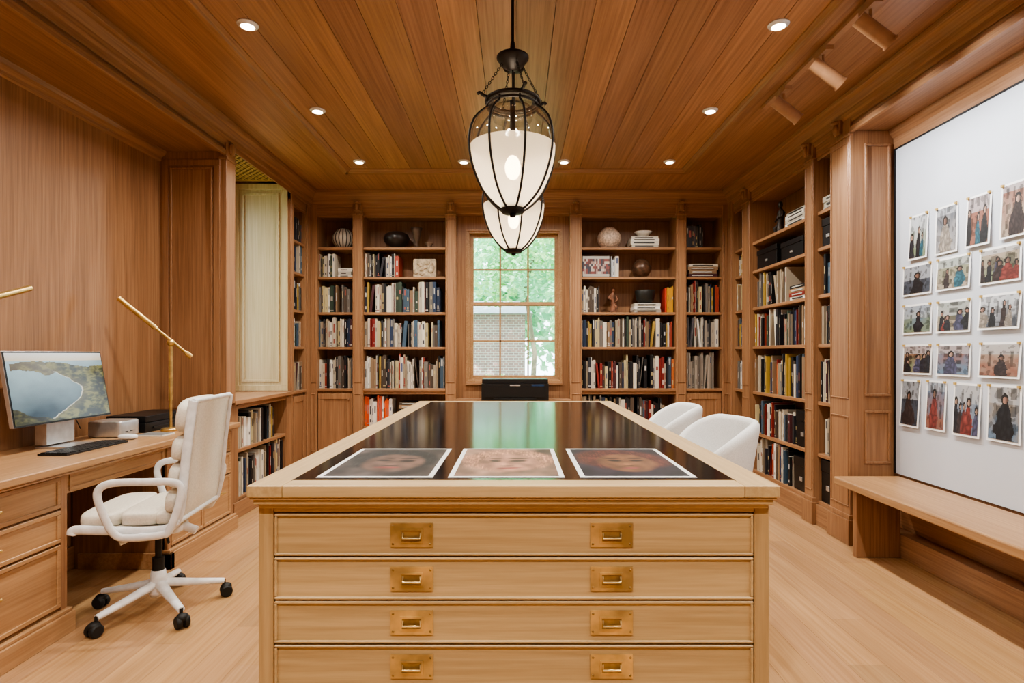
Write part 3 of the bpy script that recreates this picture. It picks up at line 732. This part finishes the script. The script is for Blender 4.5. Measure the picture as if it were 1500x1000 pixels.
# ------------------------------------------------------------ desk
e = empty('built_in_desk', (0, 0, 0))
XD = -1.98
m = MB(); m.box(XAL+.002, -1.93, -.9, 3.99, .708, .742); m.box(XAL+.002, -1.942, -.9, 3.985, .694, .708)
m.build('desktop', W_DESK, e, bevel=.007, seg=3)
FD = lambda u, n, z: (XD-n, u, z)
m = MB(); hb = MB()
def pull(y, z, w=.075):
    hb.sweep([FD(y-w/2, .0, z), FD(y-w/2, -.022, z)], .005, seg=8); hb.sweep([FD(y+w/2, .0, z), FD(y+w/2, -.022, z)], .005, seg=8)
    hb.sweep([FD(y-w/2-.018, -.024, z), FD(y+w/2+.018, -.024, z)], .0065, seg=8)
def pedestal(y0, y1, zs, ndiv=1):
    m.fb(FD, y0, y1, .014, .54, .0, .694)
    m.fb(FD, y0, y0+.035, 0, .03, .0, .694); m.fb(FD, y1-.035, y1, 0, .03, .0, .694)
    m.fb(FD, y0-.014, y1+.01, -.03, .03, 0, .09, mat=1); m.fb(FD, y0-.008, y1+.006, -.02, .03, .09, .105, mat=1)
    m.fb(FD, y0-.014, y0+.02, -.03, .50, 0, .09, mat=1)
    for a, b in zs:
        w = (y1-y0-.07)/ndiv
        for k in range(ndiv):
            ya = y0+.035+k*w+.003; yb = ya+w-.006
            m.fb(FD, ya, yb, .003, .03, a, b, mat=1)
            m.frame(FD, ya, yb, a, b, .018, -.003, .004, mat=1)
            pull((ya+yb)/2, (a+b)/2+(.03 if b-a > .2 else 0))
pedestal(1.70, 2.51, [(.55, .685), (.40, .54), (.12, .39)]); pedestal(3.23, 3.98, [(.55, .685), (.40, .54), (.12, .39)], 2)
pedestal(-.8, .3, [(.55, .685), (.40, .54), (.12, .39)])
m.fb(FD, 2.51, 3.23, .01, .03, .60, .694, mat=1); m.frame(FD, 2.53, 3.21, .61, .688, .016, .004, .012, mat=1)
m.fb(FD, .3, 1.70, .01, .03, .60, .694, mat=1)
m.build('pedestals', [W_Z, W_DESK], e, bevel=.002, seg=1); hb.build('brass_pulls', BRASS, e)

e = empty('desktop_monitor', (0, 0, 0))
def MP(y, z, n=0):
    t = (z-.875)/.36; return (-2.33-.06*t+n, y, z)
m = MB()
def mbox(y0, y1, z0, z1, n0, n1, mat=0):
    m.hexa([MP(y0, z0, n0), MP(y1, z0, n0), MP(y1, z0, n1), MP(y0, z0, n1), MP(y0, z1, n0), MP(y1, z1, n0), MP(y1, z1, n1), MP(y0, z1, n1)], mat=mat)
mbox(2.64, 3.27, .872, 1.232, -.022, -.002, 0); mbox(2.641, 3.269, .873, 1.231, -.002, .0, 1)
m.box(-2.42, -2.36, 2.86, 3.04, .76, .95); m.box(-2.42, -2.25, 2.86, 3.04, .743, .752)
m.build('monitor_body', [SILVER, BLACK], e, bevel=.002)
def fbm(u, v, s, o):
    return nz(u, v, s, o)+.5*nz(u, v, s*2.1, o+3)+.25*nz(u, v, s*4.3, o+6)
# coast photograph: sea lower left, cliff wrapping a bay on the right, headlands and pale sky above
def coast(u, v):
    n1 = fbm(u, v, 4, 2); n2 = fbm(u, v*1.6, 18, 9)
    sea = mixc(s2l((18, 52, 70)), s2l((176, 200, 204)), 1.15*v-.1+.35*(.35-u)+n1*.12)
    sky = mixc(s2l((224, 204, 172)), s2l((236, 232, 226)), (v-.88)*8)
    sun_side = mixc(s2l((58, 62, 34)), s2l((128, 122, 66)), .5+n2*1.6)
    land = mixc(sun_side, s2l((22, 24, 18)), .35+fbm(u, v, 8, 17)*1.5)
    c = sea if v < .88 else sky
    top = .83+.05*math.sin(u*4.5+.4)+.02*n1+.012*n2
    shore_far = .66+.10*abs(math.sin(u*6.5+.8))+.02*n2
    if shore_far < v < top and u > .03: c = mixc(land, s2l((168, 150, 124)), .30+.3*(v-.7))
    edge = .60 + .12*math.cos((v-.42)*8.5) + .05*n1 - .55*max(0, v-.62) - .9*max(0, .14-v)
    if v < top and u > edge: c = mixc(land, s2l((150, 132, 84)), max(0, .5-3*(u-edge))*.6)
    if v < .72 and edge-.012-.01*abs(n2) < u <= edge: c = s2l((214, 206, 186))
    if v < .20-.40*u+.05*n1: c = dim(land, .6)
    return c
m = MB(); p0 = Vector(MP(2.648, .882, .0015)); m.pic(p0, Vector(MP(3.262, .882, .0015))-p0, Vector(MP(2.648, 1.224, .0015))-p0, 200, 112, coast)
m.build('screen_image', SCREEN, e, recalc=False)

m = MB(); m.pillow((-2.34, 3.31, .790), (.19, .17, .094), p=.16, nu=48, nv=16); m.box(-2.246, -2.243, 3.27, 3.29, .77, .775, mat=1); m.box(-2.246, -2.243, 3.31, 3.33, .77, .775, mat=1)
m.build('compact_desktop_computer', [SILVER, BLACK])
m = MB(); m.box(-2.24, -2.10, 2.66, 3.08, .742, .752)
for i in range(5):
    for j in range(15): m.box(-2.232+i*.0255, -2.21+i*.0255, 2.668+j*.0272, 2.691+j*.0272, .752, .756)
m.build('computer_keyboard', BLACK, bevel=.001, seg=1)
m = MB(); m.pillow((-2.17, 3.18, .757), (.10, .058, .03), p=.7); m.build('computer_mouse', WHITEMET)
m = MB(); m.box(-2.49, -2.235, 3.43, 3.88, .743, .80); m.box(-2.48, -2.24, 3.44, 3.87, .802, .842); m.box(-2.235, -2.228, 3.5, 3.8, .76, .775)
m.build('flatbed_scanner', BLACK, bevel=.006)
m = MB(); m.box(-2.20, -2.04, 3.28, 3.40, .7425, .750, (.7, .67, .6)); m.box(-2.195, -2.045, 3.285, 3.395, .750, .7515, (.2, .2, .2)); m.build('notebook', BOOKM)
m = MB(); m.sweep(smooth([(-2.45, 3.20, .80), (-2.46, 3.17, .86), (-2.46, 3.13, .83), (-2.45, 3.1, .76), (-2.44, 3.0, .748)], 5), .003, seg=6); m.build('monitor_cable', BLACK)

def desklamp(base, a, b, c):
    e = empty('brass_desk_lamp', (0, 0, 0)); m = MB()
    m.lathe([(0, 0), (.055, 0), (.055, .012), (.048, .018), (.012, .022), (0, .022)], base, seg=28)
    m.sweep([(base[0], base[1], base[2]+.02), (base[0], base[1], c[2])], .0085, seg=12)
    m.sweep([(base[0], base[1], c[2]-.36), (base[0], base[1], c[2]-.02)], .013, seg=12)
    m.pillow(c, (.045, .045, .045), p=1)
    a = Vector(a); b = Vector(b); d = (a-b).normalized()
    m.sweep([b, a], .009, seg=12); m.sweep([a-d*.26, a], .015, seg=14); m.sweep([b, b+d*.04], .016, seg=14)
    m.build('lamp_arm', BRASS, e)
desklamp((-2.155, 3.55, .742), (-2.39, 3.42, 1.555), (-2.055, 3.60, 1.20), (-2.155, 3.55, 1.29))
desklamp((-2.27, 2.18, .742), (-2.30, 2.69, 1.53), (-2.265, 2.06, 1.33), (-2.27, 2.18, 1.365))

# ------------------------------------------------------------ office chair
e = empty('office_chair', (-1.71, 2.72, 0), math.radians(8))
PR = [(-.25, .435), (-.235, .455), (-.12, .448), (.02, .44), (.12, .442), (.165, .465), (.187, .52), (.200, .62), (.213, .76), (.228, .89), (.240, .985), (.245, 1.01)]
ps = smooth([(a, 0, b) for a, b in PR], 5)
m = MB()
for s_ in (-1, 1):
    m.sweep([(p.x, s_*.222, p.z) for p in ps], .012, seg=10, ell=(1.7, .8), ref=(0, 0, 1))
    lp = smooth([(.190, s_*.250, .65), (.05, s_*.265, .664), (-.08, s_*.265, .66), (-.125, s_*.265, .62), (-.105, s_*.26, .53), (-.065, s_*.252, .44), (-.01, s_*.244, .418), (.12, s_*.242, .425), (.155, s_*.242, .45), (.196, s_*.244, .57)], 6, True)
    m.sweep(lp, .0105, seg=10, closed=True, ell=(.9, 1.6), ref=(0, 1, 0))
m.sweep([(.244, -.222, 1.008), (.244, .222, 1.008)], .012, seg=10)
m.sweep([(-.244, -.222, .44), (-.244, .222, .44)], .012, seg=10)
m.sweep([(.03, -.24, .42), (.03, .24, .42)], .014, seg=10); m.sweep([(.18, -.24, .475), (.18, .24, .475)], .012, seg=10)
m.build('frame', WHITEMET, e)
m = MB(); n = len(ps)
vs = []
for p in ps: vs += [(p.x, -.212, p.z), (p.x, .212, p.z)]
m.add(vs, [(2*i, 2*i+1, 2*i+3, 2*i+2) for i in range(n-1)], smooth=True)
ob = m.build('sling', LEATHERW, e, recalc=False); sd_ = ob.modifiers.new('s', 'SOLIDIFY'); sd_.thickness = .012; sd_.offset = 0
m = MB()
for (cx, cz, hh, tilt, th) in ((.190, .935, .165, .13, .085), (.170, .79, .125, .12, .078), (.156, .668, .125, .10, .078), (.142, .555, .115, .09, .075)):
    m.pillow((cx, 0, cz), (th, .435, hh), Matrix.Rotation(tilt, 3, 'Y'), p=.55, nu=36, nv=16)
for cx in (-.16, .005): m.pillow((cx, 0, .487), (.175, .435, .075), p=.45, nu=36, nv=16)
m.pillow((.105, 0, .485), (.08, .42, .07), p=.5, nu=32, nv=14)
m.build('cushions', LEATHERW, e)
m = MB()
m.sweep([(.0, 0, .10), (0, 0, .25)], .026, seg=20, mat=1); m.sweep([(0, 0, .25), (0, 0, .38)], .014, seg=16, mat=1)
m.lathe([(0, .07), (.035, .07), (.045, .09), (.036, .15), (.03, .19), (0, .19)], (0, 0, 0), seg=24)
m.pillow((.02, 0, .395), (.20, .14, .05), p=.4, mat=0)
m.sweep([(.05, -.03, .39), (.12, -.18, .385), (.14, -.22, .385)], .006, seg=8, mat=1); m.sweep([(-.02, .0, .39), (-.12, -.1, .35)], .01, seg=8)
m.sweep([(.10, 0, .40), (.17, 0, .37)], .02, seg=12)
for k in range(5):
    a = math.radians(245+72*k-5); ca, sa = math.cos(a), math.sin(a)
    m.sweep(smooth([(.025*ca, .025*sa, .125), (.15*ca, .15*sa, .10), (.28*ca, .28*sa, .078)], 5), [.027-.0011*i for i in range(11)], seg=10, ell=(.8, 1.0))
    m.sweep([(.28*ca, .28*sa, .085), (.28*ca, .28*sa, .05)], .008, seg=8, mat=1)
    q = Vector((-sa, ca, 0)); cc = Vector((.29*ca, .29*sa, .028))
    for t in (-1, 1): m.sweep([cc+q*t*.006, cc+q*t*.012, cc+q*t*.024, cc+q*t*.028], [.027, .028, .028, .022], seg=20, mat=1)
    m.pillow(cc+Vector((0, 0, .018)), (.05, .05, .04), p=.9, nu=14, nv=8, mat=1)
m.build('swivel_base', [WHITEMET, BLKRUB], e)

# ------------------------------------------------------------ tub chairs
def tub(x, y, rz):
    e = empty('upholstered_tub_chair', (x, y, 0), rz); e.scale = (.74, .90, .99)
    m = MB(); n = 48; vs = []; L = math.radians(125); sec = 14
    for i in range(n+1):
        th = -L + 2*L*i/n; q = abs(th)/L
        top = .90 - .17*max(0, (q-.35)/.65)**1.6; fl = (top-.45)*.10
        loop = [(.225, .36), (.235, .45), (.245, .6), (.25+fl, top-.05), (.25+fl, top-.02), (.24+fl, top-.005), (.225+fl, top), (.208+fl, top-.006), (.197+fl, top-.025), (.193+fl, top-.06), (.185, .6), (.18, .45), (.18, .36), (.20, .35)]
        for r, z in loop: vs.append((r*math.cos(th), r*1.06*math.sin(th), z))
    fs = [(i*sec+k, i*sec+(k+1) % sec, (i+1)*sec+(k+1) % sec, (i+1)*sec+k) for i in range(n) for k in range(sec)]
    fs += [tuple(range(sec)), tuple(range(n*sec, n*sec+sec))]
    m.add(vs, fs, smooth=True)
    m.sweep([(.252*math.cos(a), .252*1.06*math.sin(a), .62) for a in [math.radians(-118+236*i/30) for i in range(31)]], .004, seg=6)
    m.build('shell', FABRICW, e)
    m = MB(); m.pillow((-.02, 0, .44), (.42, .40, .12), p=.5, nu=36, nv=16); m.pillow((-.01, 0, .36), (.42, .42, .10), p=.4, nu=36); m.build('seat_cushion', FABRICW, e)
    m = MB()
    for sx in (-1, 1):
        for sy in (-1, 1): m.sweep([(sx*.15, sy*.15, .33), (sx*.19, sy*.18, .0)], [.02, .012], seg=10)
    m.build('legs', W_Z, e)
tub(1.00, 2.93, .10); tub(.985, 3.72, -.05)

# ------------------------------------------------------------ outdoors
m = MB(); m.box(-20, 20, 6.4, 34, -.5, -.4); m.box(-24, -2.9, -6, 6.4, -.5, -.4)
m.build('garden_lawn', plain('grass', (140, 160, 118), .9, var=.3, nscale=3))
mbk, N, L_, b = nmat('brick_wall')
tc = N.new('ShaderNodeTexCoord'); mp = N.new('ShaderNodeMapping'); mp.inputs['Rotation'].default_value = (math.pi/2, 0, 0); br = N.new('ShaderNodeTexBrick')
br.inputs['Color1'].default_value = (*s2l((158, 120, 118)), 1); br.inputs['Color2'].default_value = (*s2l((132, 106, 108)), 1); br.inputs['Mortar'].default_value = (*s2l((185, 185, 185)), 1)
br.inputs['Scale'].default_value = 4; L_.new(tc.outputs['Object'], mp.inputs[0]); L_.new(mp.outputs[0], br.inputs['Vector']); L_.new(br.outputs[0], b.inputs['Base Color'])
m = MB(); m.box(-1.9, .22, 14, 17, -.4, 2.2)
m.hexa([(-2.1, 13.8, 2.2), (.42, 13.8, 2.2), (.42, 17, 2.2), (-2.1, 17, 2.2), (-1.7, 15, 2.6), (.1, 15, 2.6), (.1, 16, 2.6), (-1.7, 16, 2.6)], mat=1)
m.build('brick_outbuilding', [mbk, plain('slate_roof', (150, 158, 166), .8)])
lm, N, L_, b = nmat('leaf_green')
at = N.new('ShaderNodeAttribute'); at.attribute_name = 'Col'; L_.new(at.outputs['Color'], b.inputs['Base Color']); b.inputs['Roughness'].default_value = .5
tl = N.new('ShaderNodeBsdfTranslucent'); L_.new(at.outputs['Color'], tl.inputs[0]); mxs = N.new('ShaderNodeMixShader'); mxs.inputs[0].default_value = .45
L_.new(b.outputs[0], mxs.inputs[1]); L_.new(tl.outputs[0], mxs.inputs[2]); L_.new(mxs.outputs[0], N['Material Output'].inputs[0])
LEAF = lm
def foliage(name, blobs, nper, s=.11, c0=(108, 172, 96), c1=(196, 234, 172)):
    m = MB()
    for (cx, cy, cz, rr) in blobs:
        hue = R()
        for i in range(nper):
            d = Vector((U(-1, 1), U(-1, 1), U(-1, 1)))
            if d.length > 1: continue
            p = Vector((cx, cy, cz))+d*rr
            a = Vector((U(-1, 1), U(-1, 1), U(-.6, .6))).normalized(); b_ = a.cross(Vector((U(-1, 1), U(-1, 1), U(-1, 1)))).normalized()
            a *= U(.6, 1.2)*s; b_ *= s*.45
            c = mixc(s2l(c0), s2l(c1), R()); c = mixc(c, s2l((140, 216, 196)), hue*.6)
            m.add([p-a, p+b_, p+a, p-b_], [(0, 1, 2, 3)], c)
    return m.build(name, LEAF, recalc=False)
for (tx, ty, h) in ((-1.75, 11.5, 4.4), (1.45, 11.0, 4.4), (0.3, 12.2, 4.6)):
    lo = .9 if abs(tx) > 1 else 2.7
    bl = [(tx+U(-.95, .95), ty+U(-.7, .7), U(lo, h), U(.4, .7)) for _ in range(16)]
    ob = foliage('garden_tree', bl, 420, .085)
    m = MB(); m.sweep([(tx, ty, -.39), (tx+.1, ty, 1.2), (tx-.1, ty, 2.6), (tx+.1, ty, 3.4)], [.07, .05, .04, .03], seg=10); m.build('trunk', plain('bark', (120, 110, 95), .9), ob)
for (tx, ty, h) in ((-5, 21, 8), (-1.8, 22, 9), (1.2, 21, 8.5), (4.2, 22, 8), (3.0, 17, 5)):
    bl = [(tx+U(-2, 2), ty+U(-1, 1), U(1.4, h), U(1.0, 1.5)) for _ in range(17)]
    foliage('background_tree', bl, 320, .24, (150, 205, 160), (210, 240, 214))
foliage('garden_shrub', [(-1.6+.42*i+U(-.1, .1), 9.2+U(-.3, .3), U(.2, .72), U(.4, .54)) for i in range(9)], 420, .07, (110, 176, 90), (190, 230, 156))
foliage('garden_shrub', [(-9+U(-.5, .5), 1.5+1.1*i, U(.7, 1.8), 1.0) for i in range(10)], 300, .2)

w = bpy.data.worlds.new('sky'); bpy.context.scene.world = w; w.use_nodes = True
bg = w.node_tree.nodes['Background']; bg.inputs[0].default_value = (.82, .93, 1.0, 1); bg.inputs[1].default_value = 5.6
s_ = bpy.data.lights.new('sun', 'SUN'); s_.energy = 10; s_.angle = .02; s_.color = (1, .97, .9)
so = bpy.data.objects.new('sun', s_); so.rotation_euler = Vector((-.25, 1, -.95)).to_track_quat('-Z', 'Y').to_euler(); so.location = (0, -5, 12); bpy.context.scene.collection.objects.link(so)

cam = bpy.data.cameras.new('camera'); co = bpy.data.objects.new('camera', cam); bpy.context.scene.collection.objects.link(co)
co.location = (0, 0, 1.22); co.rotation_euler = (math.pi/2, 0, 0); cam.lens = 20; cam.sensor_width = 36
cam.shift_x = -.004; cam.shift_y = .012; cam.clip_start = .05
bpy.context.scene.camera = co
vs_ = bpy.context.scene.view_settings
vs_.view_transform = 'AgX'
try: vs_.look = 'AgX - Medium High Contrast'
except Exception: pass
vs_.exposure = .38
